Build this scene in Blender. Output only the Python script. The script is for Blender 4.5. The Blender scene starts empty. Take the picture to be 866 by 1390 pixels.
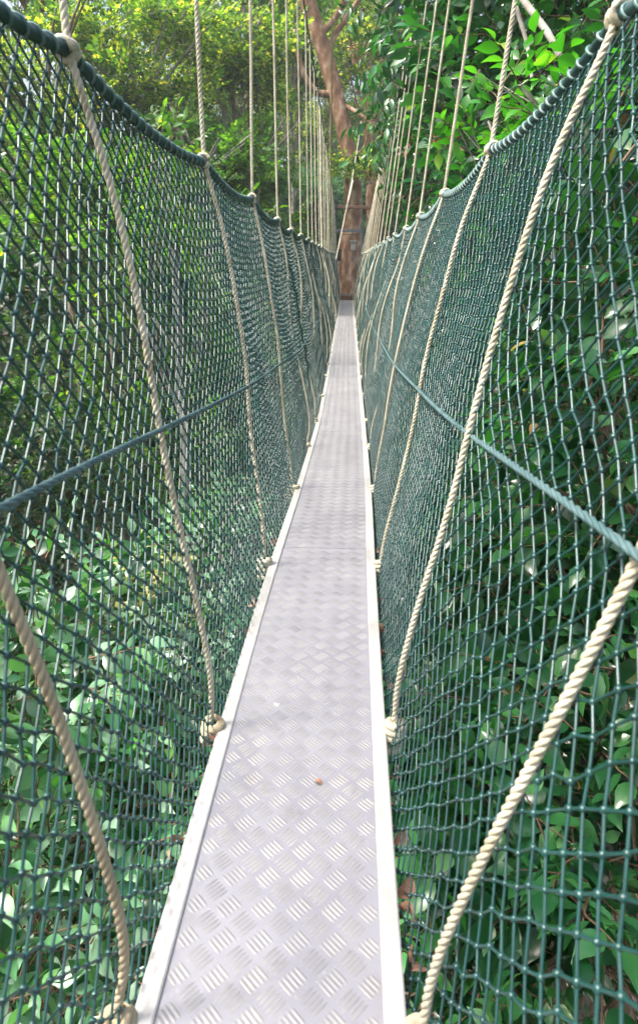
import bpy, math, random
import numpy as np
from mathutils import Vector, Matrix, Euler

random.seed(7)
RNG = np.random.default_rng(11)
PI = math.pi
scene = bpy.context.scene
COL = scene.collection

# ------------------------------------------------------------------ helpers
def arr(x): return np.asarray(x, dtype=float)

class MB:
    """collects vertices and faces; build() links them as ONE mesh object"""
    def __init__(s): s.V=[]; s.Q=[]; s.T=[]; s.n=0
    def add(s, V, Q=None, T=None):
        V=arr(V).reshape(-1,3)
        if Q is not None and len(Q): s.Q.append(np.asarray(Q,dtype=np.int64)+s.n)
        if T is not None and len(T): s.T.append(np.asarray(T,dtype=np.int64)+s.n)
        s.V.append(V); s.n+=len(V)
    def mesh(s, name, mat, smooth=True):
        V=np.concatenate(s.V) if s.V else np.zeros((0,3))
        Q=np.concatenate(s.Q) if s.Q else np.zeros((0,4),dtype=np.int64)
        T=np.concatenate(s.T) if s.T else np.zeros((0,3),dtype=np.int64)
        me=bpy.data.meshes.new(name)
        me.vertices.add(len(V)); me.vertices.foreach_set('co',V.astype(np.float32).ravel())
        L=np.concatenate([Q.ravel(),T.ravel()]).astype(np.int32)
        me.loops.add(len(L)); me.loops.foreach_set('vertex_index',L)
        me.polygons.add(len(Q)+len(T))
        st=np.concatenate([np.arange(len(Q))*4, len(Q)*4+np.arange(len(T))*3]).astype(np.int32)
        me.polygons.foreach_set('loop_start',st)
        me.polygons.foreach_set('use_smooth',np.full(len(Q)+len(T),smooth))
        me.update(calc_edges=True); me.validate()
        if mat: me.materials.append(mat)
        return me
    def build(s, name, mat, parent=None, smooth=True):
        return link(name, s.mesh(name,mat,smooth), parent)

def link(name, me, parent=None):
    o=bpy.data.objects.new(name, me); COL.objects.link(o)
    if parent: o.parent=parent
    return o
def tag(o,label=None,cat=None,group=None,kind=None):
    if label: o['label']=label
    if cat: o['category']=cat
    if group: o['group']=group
    if kind: o['kind']=kind
    return o
def empty(name, loc=(0,0,0)):
    o=bpy.data.objects.new(name,None); o.location=loc; COL.objects.link(o); o.empty_display_size=.1
    return o

def build2(name,lm,sm,m1,m2,parent):
    """leaves and their stems in one mesh with two materials"""
    c=MB(); a1=sum(len(q) for q in lm.Q); t1=sum(len(q) for q in lm.T)
    a2=sum(len(q) for q in sm.Q) if sm else 0; t2=sum(len(q) for q in sm.T) if sm else 0
    c.V=lm.V+([] if not sm else sm.V); c.n=lm.n
    c.Q=lm.Q+([] if not sm else [q+lm.n for q in sm.Q]); c.T=lm.T+([] if not sm else [q+lm.n for q in sm.T])
    me=c.mesh(name,m1); me.materials.append(m2)
    idx=np.concatenate([np.zeros(a1),np.ones(a2),np.zeros(t1),np.ones(t2)]).astype(np.int32)
    if len(idx)==len(me.polygons): me.polygons.foreach_set('material_index',idx)
    return link(name,me,parent)
def frames(P):
    P=arr(P); T=np.gradient(P,axis=0); T/=np.linalg.norm(T,axis=1)[:,None]+1e-12
    ref=np.array([0,0,1.]) if abs(T[:,2]).mean()<.8 else np.array([1.,0,0])
    N=np.cross(T,ref); N/=np.linalg.norm(N,axis=1)[:,None]+1e-12
    B=np.cross(T,N)
    return T,N,B
def tube(mb,P,r,sides=8,cap=True,wob=0):
    P=arr(P); n=len(P); r=np.broadcast_to(arr(r),(n,)).copy()
    T,N,B=frames(P)
    a=np.arange(sides)/sides*2*PI
    rr=r[:,None]*np.ones(sides)[None]
    if wob: rr=rr*(1+wob*RNG.normal(size=rr.shape))
    V=P[:,None,:]+rr[:,:,None]*(np.cos(a)[None,:,None]*N[:,None,:]+np.sin(a)[None,:,None]*B[:,None,:])
    i=np.arange(n-1)[:,None]*sides; j=np.arange(sides)[None]; k=(j+1)%sides
    Q=np.stack([i+j,i+k,i+sides+k,i+sides+j],-1).reshape(-1,4)
    V=V.reshape(-1,3); Tt=[]
    if cap:
        V=np.concatenate([V,P[:1],P[-1:]]); c0=n*sides; c1=c0+1
        for q in range(sides):
            Tt.append((c0,(q+1)%sides,q)); Tt.append((c1,(n-1)*sides+q,(n-1)*sides+(q+1)%sides))
    mb.add(V,Q,Tt if cap else None)
def resample(P,step=None,n=None,smooth=2):
    P=arr(P)
    for _ in range(smooth):                       # corner cutting keeps the ends
        if len(P)>2:
            A=P[:-1]*.75+P[1:]*.25; B=P[:-1]*.25+P[1:]*.75
            P=np.concatenate([P[:1],np.stack([A,B],1).reshape(-1,3),P[-1:]])
    s=np.concatenate([[0],np.cumsum(np.linalg.norm(np.diff(P,axis=0),axis=1))])
    if n is None: n=max(2,int(s[-1]/step)+1)
    t=np.linspace(0,s[-1],n)
    return np.stack([np.interp(t,s,P[:,k]) for k in range(3)],1)
def twisted(mb,P,R=.0085,pitch=.045,per=9,sides=6,strands=3):
    P=resample(P,step=pitch/per,smooth=2); n=len(P)
    T,N,B=frames(P); ph=np.arange(n)/per*2*PI
    for k in range(strands):
        a=ph+k*2*PI/strands
        C=P+.50*R*(np.cos(a)[:,None]*N+np.sin(a)[:,None]*B)
        tube(mb,C,.56*R,sides)
def box(mb,x0,x1,y0,y1,z0,z1,b=0.0):
    if b<=0:
        V=[(x,y,z) for x in(x0,x1) for y in(y0,y1) for z in(z0,z1)]
        Q=[(0,1,3,2),(4,6,7,5),(0,4,5,1),(2,3,7,6),(0,2,6,4),(1,5,7,3)]
        mb.add(V,Q); return
    bm=__import__('bmesh').new(); import bmesh
    bmesh.ops.create_cube(bm,size=1)
    for v in bm.verts: v.co=Vector(((x0+x1)/2+v.co.x*(x1-x0),(y0+y1)/2+v.co.y*(y1-y0),(z0+z1)/2+v.co.z*(z1-z0)))
    bmesh.ops.bevel(bm,geom=bm.edges[:],offset=b,segments=2,affect='EDGES',profile=.5)
    bmesh.ops.triangulate(bm,faces=bm.faces[:])
    bm.verts.index_update()
    mb.add([v.co[:] for v in bm.verts],None,[[v.index for v in f.verts] for f in bm.faces]); bm.free()
def beam(mb,a,b,w,h):
    a=Vector(a); b=Vector(b); d=(b-a); L=d.length; d.normalize()
    s=d.cross(Vector((0,0,1))); 
    if s.length<.1: s=Vector((1,0,0))
    s.normalize(); u=s.cross(d)
    m=MB(); box(m,-w/2,w/2,0,L,-h/2,h/2,min(w,h)*.12)
    V=m.V[0]; M=np.array([s[:],d[:],u[:]])
    mb.add(V@M+arr(a[:]),None,m.T[0])

# ------------------------------------------------------------------ camera (eye at the origin, walkway runs along +Y)
F=900.0; TH=math.atan(280/900); PH=math.atan(38/900*math.cos(TH))
fw=np.array([-math.sin(PH)*math.cos(TH), math.cos(PH)*math.cos(TH), -math.sin(TH)])
rt=np.array([math.cos(PH), math.sin(PH),0])
up=np.cross(rt,fw)
def P(px,py,Y):
    """design helper: where the view ray through a photo point crosses the plane at distance Y along the walkway"""
    d=fw+rt*((px-433)/F)+up*((650-py)/F)
    return d/d[1]*Y
cam=bpy.data.cameras.new('camera'); co=bpy.data.objects.new('camera',cam); COL.objects.link(co)
co.rotation_euler=Euler((PI/2-TH,0,PH)); scene.camera=co
cam.sensor_fit='VERTICAL'; cam.sensor_height=36; cam.sensor_width=24; cam.lens=F/1390*36
cam.shift_y=-45/1390; cam.clip_start=.02; cam.clip_end=2000
cam.dof.use_dof=True; cam.dof.focus_distance=3.2; cam.dof.aperture_fstop=6.3

# ------------------------------------------------------------------ materials
def nodes(m):
    m.use_nodes=True; nt=m.node_tree; nt.nodes.clear(); return nt
def N(nt,t,**kw):
    n=nt.nodes.new(t)
    for k,v in kw.items():
        if k in n.inputs: n.inputs[k].default_value=v
        else: setattr(n,k,v)
    return n
def ramp(nt,stops,fac=None,interp='LINEAR'):
    r=nt.nodes.new('ShaderNodeValToRGB'); e=r.color_ramp.elements; r.color_ramp.interpolation=interp
    while len(e)<len(stops): e.new(.5)
    for q,(p,c) in zip(e,stops): q.position=p; q.color=(*c,1)
    if fac is not None: nt.links.new(fac,r.inputs['Fac'])
    return r
def mat(name,c1,c2=None,scale=8,rough=.6,metal=0,bump=0,bscale=60,detail=4,c3=None,stretch=(1,1,1),spec=.5,bdist=.01):
    m=bpy.data.materials.new(name); nt=nodes(m)
    out=N(nt,'ShaderNodeOutputMaterial'); b=N(nt,'ShaderNodeBsdfPrincipled')
    b.inputs['Roughness'].default_value=rough; b.inputs['Metallic'].default_value=metal
    b.inputs['Specular IOR Level'].default_value=spec
    nt.links.new(b.outputs[0],out.inputs[0])
    tc=N(nt,'ShaderNodeTexCoord'); mp=N(nt,'ShaderNodeMapping'); mp.inputs['Scale'].default_value=stretch
    nt.links.new(tc.outputs['Object'],mp.inputs[0])
    no=N(nt,'ShaderNodeTexNoise'); no.inputs['Scale'].default_value=scale; no.inputs['Detail'].default_value=detail
    nt.links.new(mp.outputs[0],no.inputs['Vector'])
    st=[(.3,c1),(.7,c2 or c1)] if c3 is None else [(.3,c1),(.5,c2),(.68,c3)]
    r=ramp(nt,st,no.outputs['Fac']); nt.links.new(r.outputs[0],b.inputs['Base Color'])
    if bump:
        n2=N(nt,'ShaderNodeTexNoise'); n2.inputs['Scale'].default_value=bscale; n2.inputs['Detail'].default_value=5
        nt.links.new(mp.outputs[0],n2.inputs['Vector'])
        bp=N(nt,'ShaderNodeBump'); bp.inputs['Strength'].default_value=bump; bp.inputs['Distance'].default_value=bdist
        nt.links.new(n2.outputs['Fac'],bp.inputs['Height']); nt.links.new(bp.outputs[0],b.inputs['Normal'])
    return m
def leafmat(name,stops,rough=.38,trans=.35,tcol=None,spec=.5):
    """stops: list of (pos,colour) picked at random per leaf"""
    m=bpy.data.materials.new(name); nt=nodes(m)
    out=N(nt,'ShaderNodeOutputMaterial'); b=N(nt,'ShaderNodeBsdfPrincipled')
    g=N(nt,'ShaderNodeNewGeometry'); r=ramp(nt,stops,g.outputs['Random Per Island'])
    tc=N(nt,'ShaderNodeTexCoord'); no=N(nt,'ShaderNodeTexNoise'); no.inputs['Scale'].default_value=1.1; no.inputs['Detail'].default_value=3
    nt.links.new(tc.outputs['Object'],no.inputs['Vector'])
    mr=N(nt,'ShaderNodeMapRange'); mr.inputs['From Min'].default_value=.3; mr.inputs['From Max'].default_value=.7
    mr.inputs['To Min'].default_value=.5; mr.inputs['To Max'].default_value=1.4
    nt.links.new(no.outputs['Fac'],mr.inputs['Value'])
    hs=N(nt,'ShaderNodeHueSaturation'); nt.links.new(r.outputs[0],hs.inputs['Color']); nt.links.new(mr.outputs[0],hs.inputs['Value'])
    nt.links.new(hs.outputs[0],b.inputs['Base Color'])
    b.inputs['Roughness'].default_value=rough; b.inputs['Specular IOR Level'].default_value=spec
    t=N(nt,'ShaderNodeBsdfTranslucent')
    mx=N(nt,'ShaderNodeMix'); mx.data_type='RGBA'; mx.blend_type='MULTIPLY'; mx.inputs['Factor'].default_value=1
    nt.links.new(hs.outputs[0],mx.inputs[6]); tcv=tcol or (2.6,2.2,.55); mx.inputs[7].default_value=(*tcv,1)
    nt.links.new(mx.outputs[2],t.inputs['Color'])
    ms=N(nt,'ShaderNodeMixShader'); ms.inputs[0].default_value=trans
    nt.links.new(b.outputs[0],ms.inputs[1]); nt.links.new(t.outputs[0],ms.inputs[2]); nt.links.new(ms.outputs[0],out.inputs[0])
    return m

M={}
M['rope']=mat('rope_fibre',(.50,.46,.34),(.68,.64,.50),scale=5,rough=.85,bump=.5,bscale=500,bdist=.002)
M['rope_old']=mat('weathered_rope_fibre',(.24,.18,.10),(.46,.39,.26),scale=4,rough=.9,bump=.5,bscale=500,bdist=.002,c3=(.52,.46,.33))
M['net']=mat('green_netting_cord',(.004,.036,.033),(.010,.070,.064),scale=9,rough=.29,bump=.12,bscale=400,bdist=.001,spec=.7)
M['netrope']=mat('dark_green_rope',(.006,.028,.028),(.02,.07,.065),scale=25,rough=.4,bump=.4,bscale=300,bdist=.002)
M['lash']=mat('grey_green_lashing',(.06,.15,.14),(.22,.30,.29),scale=14,rough=.45)
M['midrope']=mat('grey_blue_rope',(.045,.10,.105),(.10,.17,.175),scale=12,rough=.5,bump=.3,bscale=300,bdist=.002)
M['plate']=mat('tread_plate_aluminium',(.25,.25,.285),(.31,.31,.345),scale=5,rough=.45,metal=.12,c3=(.345,.345,.375),stretch=(1,.6,1),bump=.12,bscale=90,bdist=.002)
M['bar']=mat('worn_tread_bars',(.27,.27,.28),(.37,.365,.355),scale=7,rough=.42,metal=.15)
M['rail']=mat('pale_side_rail_paint',(.37,.37,.345),(.47,.47,.45),scale=9,rough=.5,c3=(.52,.52,.505),stretch=(1,.5,1),bump=.06,bscale=70,bdist=.002)
M['steel']=mat('grey_steel',(.12,.12,.13),(.24,.24,.25),scale=10,rough=.5,metal=.6)
M['cable']=mat('steel_cable',(.02,.025,.022),(.07,.08,.07),scale=30,rough=.5,metal=.3)
M['wood']=mat('brown_timber',(.10,.05,.03),(.23,.13,.08),scale=6,rough=.8,stretch=(1,8,8),bump=.4,bscale=30)
M['bark_red']=mat('reddish_bark',(.14,.075,.04),(.28,.15,.08),scale=4.5,rough=.85,c3=(.50,.36,.25),stretch=(1.2,1.2,.6),bump=.8,bscale=14,bdist=.03)
M['bark_pale']=mat('pale_bark',(.15,.135,.11),(.27,.25,.22),scale=7,rough=.85,c3=(.38,.36,.32),stretch=(1.2,1.2,.8),bump=.6,bscale=20,bdist=.02)
M['bark_dark']=mat('dark_bark',(.08,.055,.035),(.20,.14,.09),scale=5,rough=.9,c3=(.26,.23,.19),stretch=(1.5,1.5,.5),bump=.6,bscale=20,bdist=.02)
M['stem']=mat('twig_bark',(.09,.05,.03),(.20,.13,.08),scale=8,rough=.85)
M['olive']=mat('olive_rope',(.06,.07,.015),(.14,.15,.04),scale=20,rough=.8)
M['deadleaf']=mat('dry_leaf',(.16,.07,.035),(.34,.18,.11),scale=22,rough=.75,c3=(.48,.31,.22))
M['chip']=mat('white_flake',(.7,.7,.68),(.8,.8,.78),rough=.7)
M['box']=mat('pale_grey_box_paint',(.26,.24,.21),(.42,.41,.38),rough=.6)
M['black']=mat('flat_black',(.02,.02,.022),(.04,.04,.045),rough=.7)
M['soil']=mat('leaf_litter_soil',(.030,.022,.012),(.06,.05,.025),scale=1.5,rough=1,c3=(.035,.06,.02),bump=.8,bscale=6,bdist=.2)
G=lambda *c:c
M['lf_pale']=leafmat('pale_shrub_leaf',[(0,(.012,.06,.02)),(.3,(.03,.13,.045)),(.55,(.10,.27,.12)),(.85,(.30,.46,.33)),(1,(.08,.30,.03))],rough=.24,trans=.22,tcol=(1.6,2.0,.6),spec=.7)
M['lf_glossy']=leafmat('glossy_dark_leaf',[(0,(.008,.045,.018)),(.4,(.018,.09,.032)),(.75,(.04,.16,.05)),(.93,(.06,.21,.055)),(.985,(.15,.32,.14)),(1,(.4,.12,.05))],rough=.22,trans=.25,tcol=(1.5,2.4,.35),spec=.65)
M['lf_bright']=leafmat('bright_green_leaf',[(0,(.03,.16,.02)),(.5,(.06,.25,.03)),(.9,(.11,.33,.035)),(1,(.35,.36,.05))],rough=.34,trans=.4,tcol=(1.6,2.0,.4))
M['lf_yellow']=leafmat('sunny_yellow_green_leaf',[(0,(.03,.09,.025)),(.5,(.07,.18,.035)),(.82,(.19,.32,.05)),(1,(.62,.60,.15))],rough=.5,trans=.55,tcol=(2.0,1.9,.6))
M['lf_mid']=leafmat('mid_green_leaf',[(0,(.03,.10,.025)),(.5,(.06,.17,.035)),(.9,(.12,.26,.045)),(1,(.25,.34,.05))],rough=.42,trans=.48,tcol=(1.9,2.1,.45))
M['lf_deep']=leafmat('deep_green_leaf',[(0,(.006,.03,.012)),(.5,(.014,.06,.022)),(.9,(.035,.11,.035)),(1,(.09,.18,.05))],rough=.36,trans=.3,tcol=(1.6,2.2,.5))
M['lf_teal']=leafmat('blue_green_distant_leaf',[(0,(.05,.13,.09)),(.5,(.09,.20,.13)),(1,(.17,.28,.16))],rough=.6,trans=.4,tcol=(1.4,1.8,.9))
M['lf_sunlit']=leafmat('sunlit_cream_leaf',[(0,(.35,.42,.12)),(.5,(.55,.55,.22)),(1,(.65,.62,.35))],rough=.5,trans=.4,tcol=(1.4,1.3,.7))  # sunlight on pale leaves put into a cream leaf colour
M['lf_red']=leafmat('red_young_leaf',[(0,(.32,.06,.06)),(.6,(.42,.14,.12)),(1,(.35,.28,.10))],rough=.45,trans=.4,tcol=(1.5,1.0,.6))

def grime(m,col,lo,hi,scale,amt):
    nt=m.node_tree; b=[n for n in nt.nodes if n.type=='BSDF_PRINCIPLED'][0]; src=b.inputs['Base Color'].links[0].from_socket
    tc=N(nt,'ShaderNodeTexCoord'); no=N(nt,'ShaderNodeTexNoise'); no.inputs['Scale'].default_value=scale; no.inputs['Detail'].default_value=9; no.inputs['Roughness'].default_value=.7
    nt.links.new(tc.outputs['Object'],no.inputs['Vector'])
    mr=N(nt,'ShaderNodeMapRange'); mr.inputs['From Min'].default_value=lo; mr.inputs['From Max'].default_value=hi; mr.inputs['To Max'].default_value=amt
    nt.links.new(no.outputs['Fac'],mr.inputs['Value'])
    mx=N(nt,'ShaderNodeMix'); mx.data_type='RGBA'; nt.links.new(mr.outputs[0],mx.inputs['Factor']); nt.links.new(src,mx.inputs[6]); mx.inputs[7].default_value=(*col,1)
    nt.links.new(mx.outputs[2],b.inputs['Base Color'])
grime(M['plate'],(.13,.115,.09),.55,.72,11,.28); grime(M['plate'],(.45,.45,.46),.60,.66,60,.5)
grime(M['bar'],(.18,.15,.12),.55,.72,11,.35); grime(M['rail'],(.25,.20,.13),.60,.75,23,.5)
grime(M['rope'],(.24,.22,.12),.45,.68,14,.75)

# ------------------------------------------------------------------ the bridge's shape along Y
YG=np.linspace(-2,24,1300)
def curve(tab,sm=.35):
    t=arr(tab); v=np.interp(YG,t[:,0],t[:,1])
    k=max(1,int(sm/(YG[1]-YG[0]))); w=np.hanning(2*k+3)[1:-1]; w/=w.sum()
    v=np.convolve(np.pad(v,len(w)//2,mode='edge'),w,mode='valid')
    return lambda Y: np.interp(Y,YG,v)
deckC=curve([(-2,-.118),(.8,-.107),(2.2,-.091),(3.4,-.062),(5.7,-.036),(10,-.024),(23,0)],1.0)
deckZ=curve([(-2,-1.08),(0,-1.10),(2.2,-1.105),(3.4,-1.15),(5.7,-1.25),(8,-1.23),(10,-1.16),(14,-1.04),(17.5,-1.0),(23,-.89)],1.2)
HW=.212
topLx=curve([(-2,-.62),(.3,-.58),(1.42,-.537),(2.43,-.485),(3.5,-.475),(4.7,-.46),(10,-.45),(16,-.42),(22,-.34),(24,-.34)],.4)
topRx=curve([(-2,.56),(.3,.53),(1.42,.488),(2.43,.471),(3.5,.472),(4.7,.47),(10,.47),(22,.44),(24,.44)],.4)
topLz=curve([(-2,.55),(.3,.46),(1.42,.40),(2.43,.35),(3.5,.345),(4.7,.32),(6,.335),(7.4,.355),(9.8,.39),(16,.45),(22,.56),(24,.58)],.4)
topRz=curve([(-2,.58),(.3,.50),(1.42,.442),(2.43,.38),(3.5,.365),(4.7,.345),(6,.345),(9.8,.39),(16,.45),(22,.56),(24,.58)],.4)
SY=[-.15,.71,1.42,2.43,3.53,4.65,5.8,6.95,8.1,9.2,10.2,11.2,12.2,13.1,14.0,14.9,15.7,16.5,17.3,18.1,18.9,19.7,20.5,21.3,22.1]
cabX={'L':curve([(-2,-.50),(3,-.47),(13,-.475),(24,-.40)],1),'R':curve([(-2,.70),(24,.76)],1)}
cabZ=curve([(-2,3.3),(3,2.85),(8,2.62),(12,2.62),(16,2.45),(20,2.15),(23,1.95),(24,1.93)],1.5)
def scallop(Y):
    Y=arr(Y); s=np.interp(Y,SY,np.arange(len(SY))); f=s-np.floor(s)
    gap=np.interp(Y,SY[:-1],np.diff(SY))
    return -.035*4*f*(1-f)*np.clip(gap,0,1.1)
def top(side,Y):
    Y=arr(Y)
    x=topLx(Y) if side=='L' else topRx(Y)
    z=(topLz(Y) if side=='L' else topRz(Y))+scallop(Y)
    return np.stack([x,Y,z],-1)
def ednge(side,Y):
    s=-1 if side=='L' else 1
    return np.stack([deckC(Y)+s*(HW+.008),arr(Y),deckZ(Y)-.045],-1)
PHS={'L':(0.3,1.9,4.1),'R':(2.2,.7,5.0)}
def netS(side,Y,t):
    """point on the net: t=0 at the rail, t=1 at the top rope"""
    Y=arr(Y); t=arr(t); a=ednge(side,Y); b=top(side,Y); s=-1 if side=='L' else 1
    p=a+(b-a)*t[...,None]
    q=PHS[side]
    nearb=np.clip((1.35-Y)/.5,0,1)*(-.045 if side=='L' else .05)
    bow=np.sin(PI*t)*((-.012 if side=='L' else -.028)+nearb)+np.sin(PI*t)*(.010*np.sin(Y*2.3+q[0])+.008*np.sin(Y*5.1+t*4+q[1]))+.006*np.sin(t*17+Y*1.3+q[2])*np.sin(PI*t)+.0045*np.clip((Y-3)/3,0,1)*np.sin(t*70+1.5*np.sin(Y*1.9+q[1]))
    p[...,0]+=s*bow
    p[...,2]+=np.sin(PI*t)*.010*np.sin(Y*3.7+t*9+q[1])
    return p

# ------------------------------------------------------------------ walkway deck
walk=empty('rope_walkway',(0,0,0))
tag(walk,'narrow canopy walkway deck of ridged metal plates between two pale side rails','walkway')
joints=[-1.6,.05,2.62,5.3,8.0,10.7,13.4,16.1,18.8,21.2,23.2]
def deck_frame(Y): return deckC(Y),deckZ(Y)
for a,b in zip(joints[:-1],joints[1:]):
    mb=MB(); ys=np.linspace(a+.002,b-.002,14); iw=HW-.0348
    xs=[-iw,iw]; zt=deckZ(ys); xc=deckC(ys); V=[]
    for y,z,c in zip(ys,zt,xc): V+= [(c-iw,y,z-.003),(c+iw,y,z-.003),(c+iw,y,z-.014),(c-iw,y,z-.014)]
    Q=[]
    for k in range(len(ys)-1):
        o=k*4
        for j in range(4): Q.append((o+j,o+(j+1)%4,o+4+(j+1)%4,o+4+j))
    Q+=[(0,3,2,1),(len(V)-4,len(V)-3,len(V)-2,len(V)-1)]
    mb.add(V,Q); pl=mb.build('deck_plate',M['plate'],walk,smooth=False)
    # raised tread bars: five-bar groups at right angles, lattice turned 45 degrees
    cs=.0455; tb=MB(); ym=(a+b)/2
    n1=int((b-a+.5)/cs)+8; h=.0016; Vb=[];Qb=[];Tb=[]
    for i in range(-n1,n1):
        for j in range(-n1,n1):
            cx=(i-j)*cs/math.sqrt(2); cy=ym+(i+j)*cs/math.sqrt(2)
            if abs(cx)>iw+.01 or cy<a+.012 or cy>b-.012: continue
            ang=PI/4 if (i%2==0)==(j%2==0) else -PI/4
            ca,sa=math.cos(ang),math.sin(ang)
            nb=5
            for k in range(nb):
                off=(k-(nb-1)/2)*.0083
                x=cx-sa*off; y=cy+ca*off; L=.0198; w=.0029
                if abs(x)>iw-.006: continue
                if abs(x)+L*abs(ca)>iw: L=max(.004,(iw-abs(x))/abs(ca))
                hh=h*RNG.uniform(.75,1.1)
                o=len(Vb); X=deckC(y); Z=deckZ(y)-.003
                for (l,ww,z) in ((-L,0,0),(-L*.55,-w,0),(L*.55,-w,0),(L,0,0),(L*.55,w,0),(-L*.55,w,0),(-L*.6,0,hh),(L*.6,0,hh)):
                    Vb.append((X+x+ca*l-sa*ww,y+sa*l+ca*ww,Z+z))
                Qb+=[(o+1,o+2,o+7,o+6),(o+4,o+5,o+6,o+7)]
                Tb+=[(o,o+1,o+6),(o,o+6,o+5),(o+2,o+3,o+7),(o+3,o+4,o+7)]
    tb.add(Vb,Qb,Tb); tb.build('tread_pattern',M['bar'],pl,smooth=True)
for s in (-1,1):
    mb=MB(); ys=np.linspace(-1.6,23.2,120); V=[];Q=[]
    prof=[(-.0175,-.060),(-.0175,.000),(-.0150,.0025),(.0145,.0025),(.0175,.000),(.0175,-.060)]
    for y in ys:
        c=deckC(y)+s*(HW-.0175); z=deckZ(y)
        for u,w in prof: V.append((c+u,y,z+w+.0012*math.sin(y*3.1+s)))
    n=len(prof)
    for k in range(len(ys)-1):
        for j in range(n): Q.append((k*n+j,(k+1)*n+j,(k+1)*n+(j+1)%n,k*n+(j+1)%n))
    mb.add(V,Q,[(0,1,2),(0,2,3),(0,3,4),(0,4,5)]); r_=mb.build('side_rail',M['rail'],walk,smooth=False)
# ladder rungs beneath the plates
for k in range(62):
    y=-1.4+k*.4
    if y>23: break
    mb=MB(); c=float(deckC(y)); z=float(deckZ(y))-.034
    tube(mb,[(c-HW+.035,y,z),(c+HW-.035,y,z)],.014,8); mb.build('rung',M['rail'],walk)

# ------------------------------------------------------------------ nets
OCT=arr([(1,0,0),(-1,0,0),(0,1,0),(0,-1,0),(0,0,1),(0,0,-1)]); OCF=[(0,2,4),(2,1,4),(1,3,4),(3,0,4),(2,0,5),(1,2,5),(3,1,5),(0,3,5)]
def subdiv(V,Fc):
    V=[arr(v) for v in V]; c={}; out=[]
    def mid(a,b):
        k=(min(a,b),max(a,b))
        if k not in c: m=V[a]+V[b]; V.append(m/np.linalg.norm(m)); c[k]=len(V)-1
        return c[k]
    for a,b,d in Fc:
        x,y,z=mid(a,b),mid(b,d),mid(d,a); out+=[(a,x,z),(x,b,y),(z,y,d),(x,y,z)]
    return np.array(V),out
SPV,SPF=subdiv(OCT,OCF)
def segs(mb,A,B,r,sides):
    """many straight cord pieces at once, slightly overrunning at the knots"""
    D=B-A; L=np.linalg.norm(D,axis=1)[:,None]; D=D/L
    ref=np.array([1.,0,0]); N1=np.cross(D,ref); N1/=np.linalg.norm(N1,axis=1)[:,None]; N2=np.cross(D,N1)
    a=np.arange(sides)/sides*2*PI
    ring=np.cos(a)[None,:,None]*N1[:,None,:]+np.sin(a)[None,:,None]*N2[:,None,:]
    V=np.concatenate([A[:,None,:]+r*ring,B[:,None,:]+r*ring],1)
    n=len(A); o=np.arange(n)[:,None]*2*sides; j=np.arange(sides)[None]; k=(j+1)%sides
    Q=np.stack([o+j,o+k,o+sides+k,o+sides+j],-1).reshape(-1,4)
    mb.add(V.reshape(-1,3),Q)
AS=.052; JN=58
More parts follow.
